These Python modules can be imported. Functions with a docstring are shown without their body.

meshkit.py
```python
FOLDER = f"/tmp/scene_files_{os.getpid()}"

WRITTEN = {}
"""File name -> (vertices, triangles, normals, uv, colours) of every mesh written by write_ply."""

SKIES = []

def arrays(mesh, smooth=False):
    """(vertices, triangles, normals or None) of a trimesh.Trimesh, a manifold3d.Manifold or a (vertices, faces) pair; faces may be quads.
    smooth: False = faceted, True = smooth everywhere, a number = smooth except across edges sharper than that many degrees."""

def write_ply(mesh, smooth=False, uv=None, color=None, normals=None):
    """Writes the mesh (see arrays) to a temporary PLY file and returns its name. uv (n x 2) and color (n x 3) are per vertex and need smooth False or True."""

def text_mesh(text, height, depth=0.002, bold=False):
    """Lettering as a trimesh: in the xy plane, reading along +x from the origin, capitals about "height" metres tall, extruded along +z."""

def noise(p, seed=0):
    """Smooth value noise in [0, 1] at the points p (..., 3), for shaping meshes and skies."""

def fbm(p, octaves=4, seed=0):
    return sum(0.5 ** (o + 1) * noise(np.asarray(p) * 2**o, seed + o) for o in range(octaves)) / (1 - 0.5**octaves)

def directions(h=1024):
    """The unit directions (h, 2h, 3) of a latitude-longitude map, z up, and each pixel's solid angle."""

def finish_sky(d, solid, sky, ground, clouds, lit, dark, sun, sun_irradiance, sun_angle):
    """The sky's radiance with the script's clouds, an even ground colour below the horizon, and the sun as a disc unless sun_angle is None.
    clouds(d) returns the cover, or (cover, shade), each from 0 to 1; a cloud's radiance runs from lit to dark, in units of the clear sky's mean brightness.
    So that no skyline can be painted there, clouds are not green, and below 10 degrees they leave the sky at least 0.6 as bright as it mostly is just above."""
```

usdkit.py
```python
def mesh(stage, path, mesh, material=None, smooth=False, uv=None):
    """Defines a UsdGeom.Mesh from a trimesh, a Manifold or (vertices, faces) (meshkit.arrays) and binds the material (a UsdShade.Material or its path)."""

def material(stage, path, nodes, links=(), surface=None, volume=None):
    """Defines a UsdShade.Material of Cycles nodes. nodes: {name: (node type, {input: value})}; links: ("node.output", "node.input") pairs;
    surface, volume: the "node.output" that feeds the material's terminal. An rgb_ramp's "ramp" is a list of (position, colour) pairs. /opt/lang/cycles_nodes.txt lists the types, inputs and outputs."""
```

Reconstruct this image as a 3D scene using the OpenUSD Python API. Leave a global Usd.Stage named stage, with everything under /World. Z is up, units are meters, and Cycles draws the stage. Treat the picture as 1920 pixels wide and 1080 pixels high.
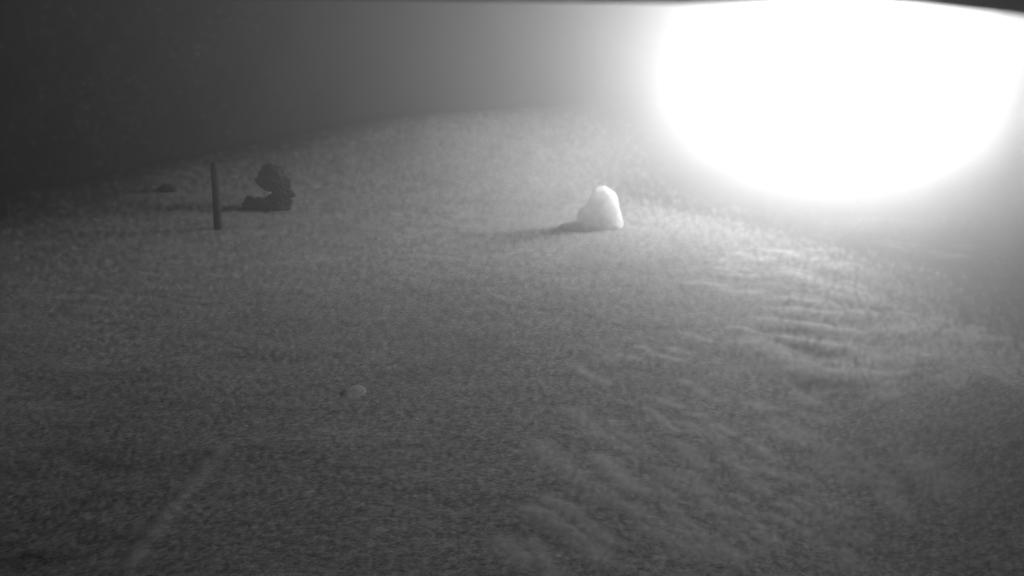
import math, random
import numpy as np, trimesh, usdkit, meshkit
from pxr import Usd, UsdGeom, UsdLux, UsdShade, Gf, Sdf, Vt

random.seed(7)
stage = Usd.Stage.CreateInMemory()
UsdGeom.SetStageUpAxis(stage, 'Z'); UsdGeom.SetStageMetersPerUnit(stage, 1.0)
W = UsdGeom.Xform.Define(stage, '/World'); stage.SetDefaultPrim(W.GetPrim())
UsdGeom.Scope.Define(stage, '/World/Looks')

# ---------------------------------------------------------------- camera
CAM_H = 4.0                       # metres above the ground: mounted under the eave of a building
PITCH = math.radians(14.0)
HFOV = math.radians(65.0)
cam = UsdGeom.Camera.Define(stage, '/World/camera')
cam.CreateFocalLengthAttr(24.0)
cam.CreateHorizontalApertureAttr(2 * 24.0 * math.tan(HFOV / 2))
cam.CreateFStopAttr(1.7); cam.CreateFocusDistanceAttr(6.5)
cam.CreateClippingRangeAttr(Gf.Vec2f(0.05, 5000))
cam.CreateExposureAttr(0.0)
cx = cam.AddTransformOp()
cx.Set(Gf.Matrix4d().SetRotate(Gf.Rotation(Gf.Vec3d(1, 0, 0), 90 - math.degrees(PITCH))) * Gf.Matrix4d().SetTranslate(Gf.Vec3d(0, 0, CAM_H)))

# ---------------------------------------------------------------- night sky (no sun, no moon in view)
SUN_EL, SUN_ROT = math.radians(-4.0), math.radians(200.0)
dome = UsdLux.DomeLight.Define(stage, '/World/sky')
dome.GetPrim().SetCustomDataByKey('kind', 'structure')
sky_m = usdkit.material(stage, '/World/Looks/night_sky', {
    's': ('sky_texture', {'sky_type': 'single_scattering', 'sun_disc': False, 'sun_elevation': SUN_EL, 'sun_rotation': SUN_ROT}),
    'bw': ('rgb_to_bw', {}), 'b': ('background_shader', {'strength': 0.06})},
    [('s.color', 'bw.color'), ('bw.val', 'b.color')], surface='b.background')
UsdShade.MaterialBindingAPI.Apply(dome.GetPrim()).Bind(sky_m)

LAMP = 5300.0                     # radiance of the floodlights' lenses
HAZE = 0.048                      # per metre
HAZE_G = 0.79

# ---------------------------------------------------------------- helpers
def tag(p, label=None, category=None, group=None, kind=None):
    p = p.GetPrim() if hasattr(p, 'GetPrim') else p
    for k, v in (('label', label), ('category', category), ('group', group), ('kind', kind)):
        if v: p.SetCustomDataByKey(k, v)
    return p

def path_for(name, parent=None):
    base = (str(parent.GetPath()) if parent is not None else '/World') + '/' + name
    p, n = base, 0
    while stage.GetPrimAtPath(p):
        n += 1; p = f'{base}_{n:03d}'
    return p

def obj(name, mesh, mat, parent=None, smooth=30):
    return usdkit.mesh(stage, path_for(name, parent), mesh, mat, smooth=smooth).GetPrim()

def thing(name, label, category, loc=(0, 0, 0), rz=0.0, group=None):
    x = UsdGeom.Xform.Define(stage, path_for(name))
    x.AddTranslateOp().Set(Gf.Vec3d(*map(float, loc))); x.AddRotateZOp().Set(math.degrees(rz))
    return tag(x, label, category, group)

F = 960 / math.tan(HFOV / 2)      # the photograph's focal length in its own pixels
def ray(px, py):
    x, u = (px - 960) / F, (540 - py) / F
    d = np.array([x, math.cos(PITCH) + u * math.sin(PITCH), -math.sin(PITCH) + u * math.cos(PITCH)])
    return d / np.linalg.norm(d)

def ground_at(px, py, z0=0.0):
    d = ray(px, py); t = (z0 - CAM_H) / d[2]
    return np.array([d[0] * t, d[1] * t])

# ---------------------------------------------------------------- materials (grey: the night camera sees no colour)
def grey(name, dark, light, scale, rough, bump=0.0, bump_d=0.01, spec=0.5, detail=8.0, nr=0.75, sss=0.0):
    n = {'g': ('geometry', {}), 'n': ('noise_texture', {'scale': scale, 'detail': detail, 'roughness': nr}),
         'r': ('rgb_ramp', {'ramp': [(0.0, (dark,) * 3), (0.3, (dark,) * 3), (0.7, (light,) * 3), (1.0, (light,) * 3)]}),
         'p': ('principled_bsdf', {'roughness': rough, 'specular_ior_level': spec})}
    l = [('g.position', 'n.vector'), ('n.fac', 'r.fac'), ('r.color', 'p.base_color')]
    if sss:                                              # snow lets light through
        n['p'][1].update(subsurface_weight=1.0, subsurface_scale=sss, subsurface_radius=(1, 1, 1))
    if bump:
        n['b'] = ('bump', {'strength': bump, 'distance': bump_d}); l += [('n.fac', 'b.height'), ('b.normal', 'p.normal')]
    return usdkit.material(stage, '/World/Looks/' + name, n, l, surface='p.BSDF')

SA, SB = .15 * 0.92, .93 * 0.92
M_snow = usdkit.material(stage, '/World/Looks/packed_snow', {
    'g': ('geometry', {}), 'n': ('noise_texture', {'scale': 15.0, 'detail': 6.0, 'roughness': 0.96}), 'big': ('noise_texture', {'scale': 0.7, 'detail': 5.0, 'roughness': 0.6}),
    'r': ('rgb_ramp', {'ramp': [(0.0, (SA,) * 3), (0.4, (SA,) * 3), (0.6, (SB,) * 3), (1.0, (SB,) * 3)]}),
    'br': ('rgb_ramp', {'ramp': [(0.0, (.82,) * 3), (0.35, (.82,) * 3), (0.65, (1.0,) * 3), (1.0, (1.0,) * 3)]}),
    'm': ('mix', {'mix_type': 'multiply', 'fac': 1.0}), 'a': ('attribute', {'attribute': 'lit_streak'}),
    'f': ('mix', {'mix_type': 'mix', 'color2': (.92, .92, .92)}),  # bright crests below the lamp, painted as a paler base colour
    'b': ('bump', {'strength': 0.55, 'distance': .03}), 'p': ('principled_bsdf', {'roughness': .7, 'specular_ior_level': .1})},
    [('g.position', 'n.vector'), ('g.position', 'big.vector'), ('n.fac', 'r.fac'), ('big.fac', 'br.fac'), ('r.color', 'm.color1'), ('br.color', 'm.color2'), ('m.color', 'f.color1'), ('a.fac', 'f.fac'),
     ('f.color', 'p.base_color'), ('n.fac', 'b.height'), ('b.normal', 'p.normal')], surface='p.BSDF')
M_clump = grey('fresh_snow', 0.2, 0.33, 6.0, 0.7, 0.3, 0.03, 0.2, sss=.35)
M_pale = grey('white_snow', 0.5, 0.92, 30.0, 0.8, 0.7, 0.03, 0.1)
M_wood = grey('dark_wood', 0.012, 0.03, 30.0, 0.8, 0.4, 0.01, 0.2)
M_rock = grey('dark_rock', 0.010, 0.035, 7.0, 0.85, 0.6, 0.05, 0.2)
M_hill = grey('dark_woodland', 0.008, 0.06, 1.6, 0.9, 0.8, 0.3, 0.1, 10.0, 0.85)
M_metal = grey('galvanised_metal', 0.2, 0.32, 20.0, 0.5, 0.0, 0.01, 0.5)
M_eave = grey('eave_board', 0.01, 0.02, 25.0, 0.8, 0.3, 0.005, 0.1)
M_lens = usdkit.material(stage, '/World/Looks/lit_lens', {'e': ('emission', {'color': (1, 1, 1), 'strength': LAMP})}, surface='e.emission')

# ---------------------------------------------------------------- the ground
def seg_dist(P, line):
    best = np.full(P.shape[:-1], 1e9)
    for a, b in zip(line[:-1], line[1:]):
        t = np.clip(((P - a) @ (b - a)) / max((b - a) @ (b - a), 1e-9), 0, 1)
        best = np.minimum(best, np.linalg.norm(P - (a + t[..., None] * (b - a)), axis=-1))
    return best

def smooth(a, b, t):
    t = np.clip((t - a) / (b - a), 0, 1); return t * t * (3 - 2 * t)

# the crest that closes the ground at the back: (x / y, distance, height) along it
from scipy.ndimage import gaussian_filter1d
_px = np.linspace(-600, 2600, 321)
_py = gaussian_filter1d(np.interp(_px, [-600, -260, 0, 150, 300, 400, 500, 600, 700, 800, 1000, 1300, 1920, 2600], [560, 440, 374, 346, 310, 292, 268, 246, 228, 214, 200, 188, 182, 182]), 4)
_yc = gaussian_filter1d(np.interp(_px, [0, 500, 900, 1300, 1700], [27.5, 34.0, 36.0, 42.0, 60.0]), 14)
CREST = []
for px, py, yc in zip(_px, _py, _yc):
    q = ray(px, py)
    CREST.append((q[0] / q[1], yc, max(0.0, CAM_H + yc * q[2] / q[1])))
CREST = np.array(CREST)

def height(x, y, fine=True, with_lit_streak=False):
    x, y = np.asarray(x, float), np.asarray(y, float)
    P = np.stack([x, y], -1)
    z = 0.10 * (meshkit.fbm(np.stack([x * .16, y * .16, x * 0], -1), 3, 3) - .5)
    near = np.clip(14.0 - y, 0, 12)
    z = z + 0.008 * near ** 2 * smooth(6, .5, x) * smooth(-6.5, -1.5, x)                      # added rise towards the building, tilted to catch the lamp
    z = z + .5 * 0.5 * np.clip(x - 1.1 - .22 * y, 0, 2.2) ** 2 * smooth(13.5, 6, y)   # and an added bank on the right, shaped to darken that corner
    u = x / np.maximum(y, .1)
    z = z + np.interp(u, CREST[:, 0], CREST[:, 2]) * smooth(.72, 1, y / np.interp(u, CREST[:, 0], CREST[:, 1])) * (y > 5)   # and climbs to a crest at the back
    lit_streak, ridge = np.zeros_like(z), np.zeros_like(z)
    if fine:
        z = z + 0.05 * (meshkit.fbm(np.stack([x * .9, y * 1.6, x * 0], -1), 4, 11) - .5)
        m = (y > 3) & (y < 30) & (np.abs(x) < 20)
        for line, w, d, st in RUTS:
            lo, hi = line.min(0) - 4 * w, line.max(0) + 4 * w
            k = m & (x > lo[0]) & (x < hi[0]) & (y > lo[1]) & (y < hi[1])
            if k.any():
                r = seg_dist(P[k], line)
                ridge[k] = np.maximum(ridge[k], RD * d * np.exp(-(r / w) ** 2)); lit_streak[k] = np.maximum(lit_streak[k], st * np.exp(-(r / (1.1 * w)) ** 2))
        z = z + ridge
    if with_lit_streak: return z, lit_streak
    return z

# dents and ruts in the snow, their lit crests painted pale: (polyline in the photograph, width in metres, depth in metres)
RUTS = []
def on_ground(px, py):
    """Where the line of sight through that point of the photograph meets the ground."""
    q = ray(px, py); t = np.geomspace(3.5, 70, 1500)
    below = CAM_H + q[2] * t < height(q[0] * t, q[1] * t, False)
    k = t[int(np.argmax(below))] if below.any() else 60.0
    p = q[:2] * k
    return p[0], p[1], float(height(p[:1], p[1:], bool(RUTS))[0])

LINES = [([(1478, 520), (1520, 538), (1565, 548)], .28, .05), ([(1490, 570), (1530, 576)], .22, .05), ([(1560, 508), (1592, 504)], .3, .06),
        ([(1500, 592), (1560, 600), (1605, 598)], .24, .06), ([(1450, 610), (1500, 616), (1560, 626), (1590, 630)], .2, .04),
        ([(1470, 645), (1510, 652), (1550, 660)], .2, .06), ([(1436, 655), (1470, 685), (1520, 706), (1580, 718)], .24, .05),
        ([(1560, 690), (1580, 712)], .14, .04), ([(1600, 555), (1640, 575)], .2, .04), ([(1690, 632), (1760, 615), (1810, 630), (1850, 650)], .3, .06),
        ([(1540, 548), (1585, 565)], .2, .04), ([(1600, 430), (1640, 420), (1680, 424)], .5, .10),
        ([(1005, 835), (1050, 872), (1090, 908), (1130, 930)], .16, .05), ([(1080, 770), (1110, 800), (1150, 830), (1200, 850)], .16, .035),
        ([(1290, 890), (1320, 935), (1360, 960)], .16, .035), ([(1400, 870), (1450, 890), (1500, 900)], .14, .025), ([(1620, 890), (1670, 908)], .14, .03),
        ([(1500, 780), (1550, 790)], .16, .03)]
RD = 1.0
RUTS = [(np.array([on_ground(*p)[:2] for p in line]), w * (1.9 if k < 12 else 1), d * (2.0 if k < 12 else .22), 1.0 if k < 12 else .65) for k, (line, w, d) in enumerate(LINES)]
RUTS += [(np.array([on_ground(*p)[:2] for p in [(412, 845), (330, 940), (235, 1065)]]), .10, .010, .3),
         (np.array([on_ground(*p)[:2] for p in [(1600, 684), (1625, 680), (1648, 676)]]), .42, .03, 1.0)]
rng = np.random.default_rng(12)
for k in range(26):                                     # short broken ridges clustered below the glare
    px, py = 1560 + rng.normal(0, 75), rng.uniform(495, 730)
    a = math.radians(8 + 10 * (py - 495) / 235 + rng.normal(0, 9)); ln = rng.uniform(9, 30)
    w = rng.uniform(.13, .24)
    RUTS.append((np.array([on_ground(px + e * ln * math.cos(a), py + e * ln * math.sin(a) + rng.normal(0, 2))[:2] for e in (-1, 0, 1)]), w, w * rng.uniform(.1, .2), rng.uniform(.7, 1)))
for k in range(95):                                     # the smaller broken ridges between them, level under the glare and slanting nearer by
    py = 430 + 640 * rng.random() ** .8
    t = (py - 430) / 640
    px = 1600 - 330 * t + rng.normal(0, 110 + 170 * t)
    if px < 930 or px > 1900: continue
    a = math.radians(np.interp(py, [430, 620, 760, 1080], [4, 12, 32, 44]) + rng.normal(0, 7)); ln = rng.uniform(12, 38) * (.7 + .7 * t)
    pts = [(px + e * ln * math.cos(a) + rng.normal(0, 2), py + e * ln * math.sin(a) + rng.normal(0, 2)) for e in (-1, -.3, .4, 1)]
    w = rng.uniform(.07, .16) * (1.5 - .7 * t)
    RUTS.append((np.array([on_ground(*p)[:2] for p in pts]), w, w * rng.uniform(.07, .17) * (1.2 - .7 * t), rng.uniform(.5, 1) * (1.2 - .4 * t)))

def ground_mesh():
    r = np.concatenate([np.geomspace(1.2, 4.5, 40)[:-1], np.geomspace(4.5, 30, 760), np.geomspace(30, 700, 110)[1:]])
    a = np.concatenate([np.radians(np.linspace(-44, 44, 640)), np.radians(np.linspace(44, 316, 56)[1:-1])])
    n = len(a)
    R, A = np.meshgrid(r, a, indexing='ij')
    X, Y = R * np.sin(A), R * np.cos(A)
    Z, DR = height(X, Y, True, True)
    v = np.concatenate([np.stack([X, Y, Z], -1).reshape(-1, 3), [[0, 0, float(height(np.array([0.]), np.array([0.]))[0])]]])
    i, j = np.meshgrid(np.arange(len(r) - 1), np.arange(n), indexing='ij')
    q = [(i * n + j), (i * n + (j + 1) % n), ((i + 1) * n + (j + 1) % n), ((i + 1) * n + j)]
    f = np.concatenate([np.stack([q[0], q[2], q[1]], -1).reshape(-1, 3), np.stack([q[0], q[3], q[2]], -1).reshape(-1, 3),
                        np.stack([np.full(n, len(v) - 1), np.arange(n), (np.arange(n) + 1) % n], -1)])
    nz = np.cross(v[f[0, 1]] - v[f[0, 0]], v[f[0, 2]] - v[f[0, 0]])[2]
    if nz < 0: f = f[:, ::-1]
    return trimesh.Trimesh(v, f, process=False), np.append(DR.ravel(), 0.0)

gm, lit_streak = ground_mesh()
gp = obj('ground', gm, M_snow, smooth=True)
UsdGeom.PrimvarsAPI(gp).CreatePrimvar('lit_streak', Sdf.ValueTypeNames.FloatArray, 'vertex').Set(Vt.FloatArray.FromNumpy(lit_streak.astype(np.float32)))   # lamplight on the ridges, painted into the ground colour
tag(gp, 'pale uneven ground crossed by shallow ruts', kind='structure')

# ---------------------------------------------------------------- the dark wooded bank behind, its foot running from near left to far right
foot = np.array([(u * (yc + .6), yc + .6, zc - .3) for u, yc, zc in CREST[::4]])
foot = np.concatenate([foot[:1] + (foot[:1] - foot[1:2]) * 6, foot, foot[-1:] + [[120., 0., 0.]]])
def hillside():
    s = np.concatenate([[0], np.cumsum(np.linalg.norm(np.diff(foot[:, :2], axis=0), axis=1))])
    t = np.unique(np.concatenate([np.linspace(0, s[-1], 200), np.linspace(s[1], s[-2], 300)]))
    C = np.stack([np.interp(t, s, foot[:, k]) for k in (0, 1)], -1); Z0 = np.interp(t, s, foot[:, 2])
    T = np.gradient(C, axis=0); T /= np.linalg.norm(T, axis=1, keepdims=True)
    N = np.stack([-T[:, 1], T[:, 0]], -1)
    up = np.concatenate([np.linspace(-.6, 14, 70), np.linspace(16, 90, 20)])
    w = np.concatenate([np.linspace(-.3, 9, 70), np.linspace(10, 90, 20)])
    V = np.zeros((len(t), len(up), 3))
    V[..., :2] = C[:, None] + N[:, None] * w[None, :, None]
    V[..., 2] = np.minimum(up, 14 + (up - 14) * .1)[None] + Z0[:, None]
    k = meshkit.fbm(V * .55, 4, 5)[..., None] - .5
    lift = np.clip((up + .6) / 2, 0, 1)[None, :, None]
    V += np.concatenate([N[:, None] * np.ones((1, len(up), 1)), np.full((len(t), len(up), 1), -.6)], -1) * k * -2.2 * lift
    n = len(up)
    i, j = np.meshgrid(np.arange(len(t) - 1), np.arange(n - 1), indexing='ij')
    a, b, c, d = i * n + j, (i + 1) * n + j, (i + 1) * n + j + 1, i * n + j + 1
    f = np.concatenate([np.stack([a, b, c], -1).reshape(-1, 3), np.stack([a, c, d], -1).reshape(-1, 3)])
    return trimesh.Trimesh(V.reshape(-1, 3), f, process=False)
tag(obj('wooded_bank', hillside(), M_hill, smooth=True), 'dark bank rising behind the pale ground', kind='structure')

# ---------------------------------------------------------------- floodlight mast inside the glare
lx, ly = ground_at(1600, 384)
lz = float(height(np.array([lx]), np.array([ly]))[0])
mast = thing('floodlight_mast', 'blazing floodlight mast glaring through the fog at the upper right', 'floodlight', (lx, ly, lz), math.atan2(lx, ly) * -1 - math.radians(45.0))
LH = 4.0
pole = trimesh.creation.cylinder(radius=.05, height=LH + .5, sections=16); pole.apply_translation([0, .18, (LH + .5) / 2 - .3])
obj('pole', pole, M_metal, mast)
bar = trimesh.creation.box([6.4, .1, .1]); bar.apply_translation([0, .18, LH + .05])
obj('crossbar', bar, M_metal, mast)
for k, hx in enumerate((-2.9, -1.0, 1.0, 2.9)):
    DP = 0.3; outer = trimesh.creation.box([.9, DP, .5]); inner = trimesh.creation.box([.84, DP, .44]); inner.apply_translation([0, -.06, 0]); outer.apply_translation([0, -DP/2 + .1, 0]); inner.apply_translation([0, -DP/2 + .1, 0])
    head = outer.difference(inner, engine='manifold')
    T = trimesh.transformations.rotation_matrix(math.radians(-6.0), [1, 0, 0]); T[:3, 3] = [hx, 0, LH]
    head.apply_transform(T)
    h = obj('lamp_head', head, M_metal, mast)
    VL = 0.3
    added_visor = trimesh.creation.box([.9, VL, .015]); added_visor.apply_translation([0, .1 - DP - VL / 2 - .002, -.2425]); added_visor.apply_transform(T); obj('added_visor', added_visor, M_metal, h)  # added visor, unseen: holds lamplight off the ground near the mast
    DL = 0.3; door = trimesh.creation.box([.015, DL, .47]); door.apply_translation([.4425, .1 - DP - DL / 2 - .002, 0]); door.apply_transform(T); obj('added_barn_door', door, M_metal, h)  # added flap, unseen: cuts lamplight towards the near right
    DL = 0.04; door = trimesh.creation.box([.015, DL, .47]); door.apply_translation([-.4425, .1 - DP - DL / 2 - .002, 0]); door.apply_transform(T); obj('added_barn_door', door, M_metal, h)  # short added flap on the left, against light in the left fog
    lens = trimesh.creation.box([.83, .02, .43]); lens.apply_translation([0, .02, 0]); lens.apply_transform(T)
    obj('lens', lens, M_lens, h)
    br = trimesh.creation.box([.06, .12, .3]); br.apply_transform(trimesh.transformations.translation_matrix([hx, .16, LH + .02])); obj('bracket', br, M_metal, mast)

# ---------------------------------------------------------------- post, dark lump, pale mound, clumps
x, y, z = on_ground(409, 430)
d = math.hypot(x, y)
t = thing('wooden_post', 'dark upright post standing alone at the left edge of the pale ground', 'post', (x, y, z), .2)
v, rr = [], []
prof = [(0, -.4), (.115, -.4), (.11, .5), (.105, 1.2), (.1, 1.84), (.07, 1.92), (0, 1.95)]
shaft = trimesh.creation.revolve(np.array(prof), sections=14)
nn = meshkit.fbm(shaft.vertices * [9, 9, 2], 3, 2) - .5
shaft.vertices[:, :2] *= (1 + .22 * nn)[:, None]
shaft.apply_transform(trimesh.transformations.rotation_matrix(math.radians(1.6), [0, 1, 0]))
obj('shaft', shaft, M_wood, t)

def lump(parts, seed, amp, freq, sub=4):
    import manifold3d as m3
    mf = None
    for c, r in parts:
        s = trimesh.creation.icosphere(sub, 1.0); s.apply_scale(r); s.apply_translation(c)
        m = m3.Manifold(m3.Mesh(np.array(s.vertices, np.float32), np.array(s.faces, np.uint32)))
        mf = m if mf is None else mf + m
    me = mf.refine_to_length(.12).to_mesh()
    g = trimesh.Trimesh(me.vert_properties[:, :3], me.tri_verts, process=True)
    trimesh.smoothing.filter_taubin(g, iterations=8)
    g.vertices += g.vertex_normals * (amp * (meshkit.fbm(g.vertices * freq, 4, seed) - .5))[:, None]
    return g

x, y, z = on_ground(498, 392)
s = math.hypot(x, y) / F * .95    # metres per photograph pixel there
stone = lump([((16 * s, 0, 58 * s), (25 * s, 22 * s, 25 * s)), ((33 * s, .05, 34 * s), (18 * s, 20 * s, 27 * s)), ((26 * s, 0, 14 * s), (24 * s, 20 * s, 17 * s)), ((-8 * s, -.05, 8 * s), (34 * s, 22 * s, 11 * s))], 4, .5, 4.2)
tag(obj('boulder', stone.apply_translation([x, y, z]), M_rock, smooth=True), 'dark rounded boulder with a low foot, right of the dark upright post', 'boulder')

x, y, z = on_ground(312, 358)
s = math.hypot(x, y) / F * 1.03
pebble = lump([((0, 0, 3 * s), (13 * s, 11 * s, 9 * s)), ((7 * s, 0, 0), (10 * s, 10 * s, 7 * s))], 14, .1, 5)
tag(obj('stone', pebble.apply_translation([x, y, z]), M_rock, smooth=True), 'small dark stone on the pale ground, left of the upright post', 'stone')

x, y, z = on_ground(1120, 428)
s = math.hypot(x, y) / F * 1.03
md = lump([((8 * s, 0, 32 * s), (32 * s, 26 * s, 44 * s)), ((-8 * s, 0, 14 * s), (30 * s, 28 * s, 34 * s)), ((22 * s, .1, 12 * s), (26 * s, 28 * s, 34 * s)), ((-26 * s, 0, 2 * s), (46 * s, 34 * s, 13 * s))], 9, .2, 2.4)
tag(obj('snow_mound', md.apply_translation([x, y, z]), M_clump, smooth=True), 'tall pale mound standing left of and below the white glare', 'mound')

for (px, py, w, h, seed, lab) in [(662, 742, 21, 2.2, 3, 'small pale clump lying alone on the darker left half of the ground')]:
    x, y, z = on_ground(px, py); s = math.hypot(x, y, CAM_H) / F
    c = lump([((0, 0, -.4 * h * s), (w * s, 2.6 * w * s, 1.5 * h * s)), ((-.4 * w * s, .9 * w * s, -.3 * h * s), (.7 * w * s, 1.5 * w * s, 1.2 * h * s))], seed, .02, 6, 3)
    tag(obj('snow_clump', c.apply_translation([x, y, z]), M_pale, smooth=True), lab, 'clump')

# ---------------------------------------------------------------- the eave above the camera
def eave():
    xs = np.linspace(-2.2, 2.2, 45)
    D = 1.0
    def lower(xx):                                        # the bowed lower edge of the sagging board
        px = 960 + F * xx / D
        py = np.interp(px, [0, 700, 1300, 1580, 1750, 1920, 2400], [-16, -8, 2, -10, 6, 28, 80])
        return np.array([CAM_H + D * ray(960, q)[2] / ray(960, q)[1] for q in py])
    zl = lower(xs)
    sec = []
    for xx, zz in zip(xs, zl):
        sec.append([[xx, D, zz], [xx, D + .03, zz], [xx, D + .03, zz + .22], [xx, D, zz + .22]])
    sec = np.array(sec); n = len(xs)
    f = []
    for i in range(n - 1):
        for k in range(4):
            a, b = i * 4 + k, i * 4 + (k + 1) % 4
            f += [[a, b, b + 4], [a, b + 4, a + 4]]
    e = (n - 1) * 4
    f += [[0, 2, 1], [0, 3, 2], [e, e + 1, e + 2], [e, e + 2, e + 3]]
    m = trimesh.Trimesh(sec.reshape(-1, 3), f, process=False); m.fix_normals()
    return m, float(zl.max())
ev, ez = eave()
e = thing('roof_eave', 'dark roof edge overhanging along the top', 'eave')
obj('fascia_board', ev, M_eave, e)
soffit = trimesh.creation.box([4.4, 2.2, .03]); soffit.apply_translation([0, -.12, ez + .14]); obj('soffit', soffit, M_eave, e)

# ---------------------------------------------------------------- fog
box = trimesh.creation.box([900, 1000, 32]); box.apply_translation([0, 300, 32 / 2 - 8])
M_haze = usdkit.material(stage, '/World/Looks/fog', {'v': ('principled_volume', {'color': (0.74,) * 3, 'density': HAZE, 'anisotropy': HAZE_G})}, volume='v.volume')
tag(obj('haze', box, M_haze, smooth=False), 'thin night fog', kind='stuff')
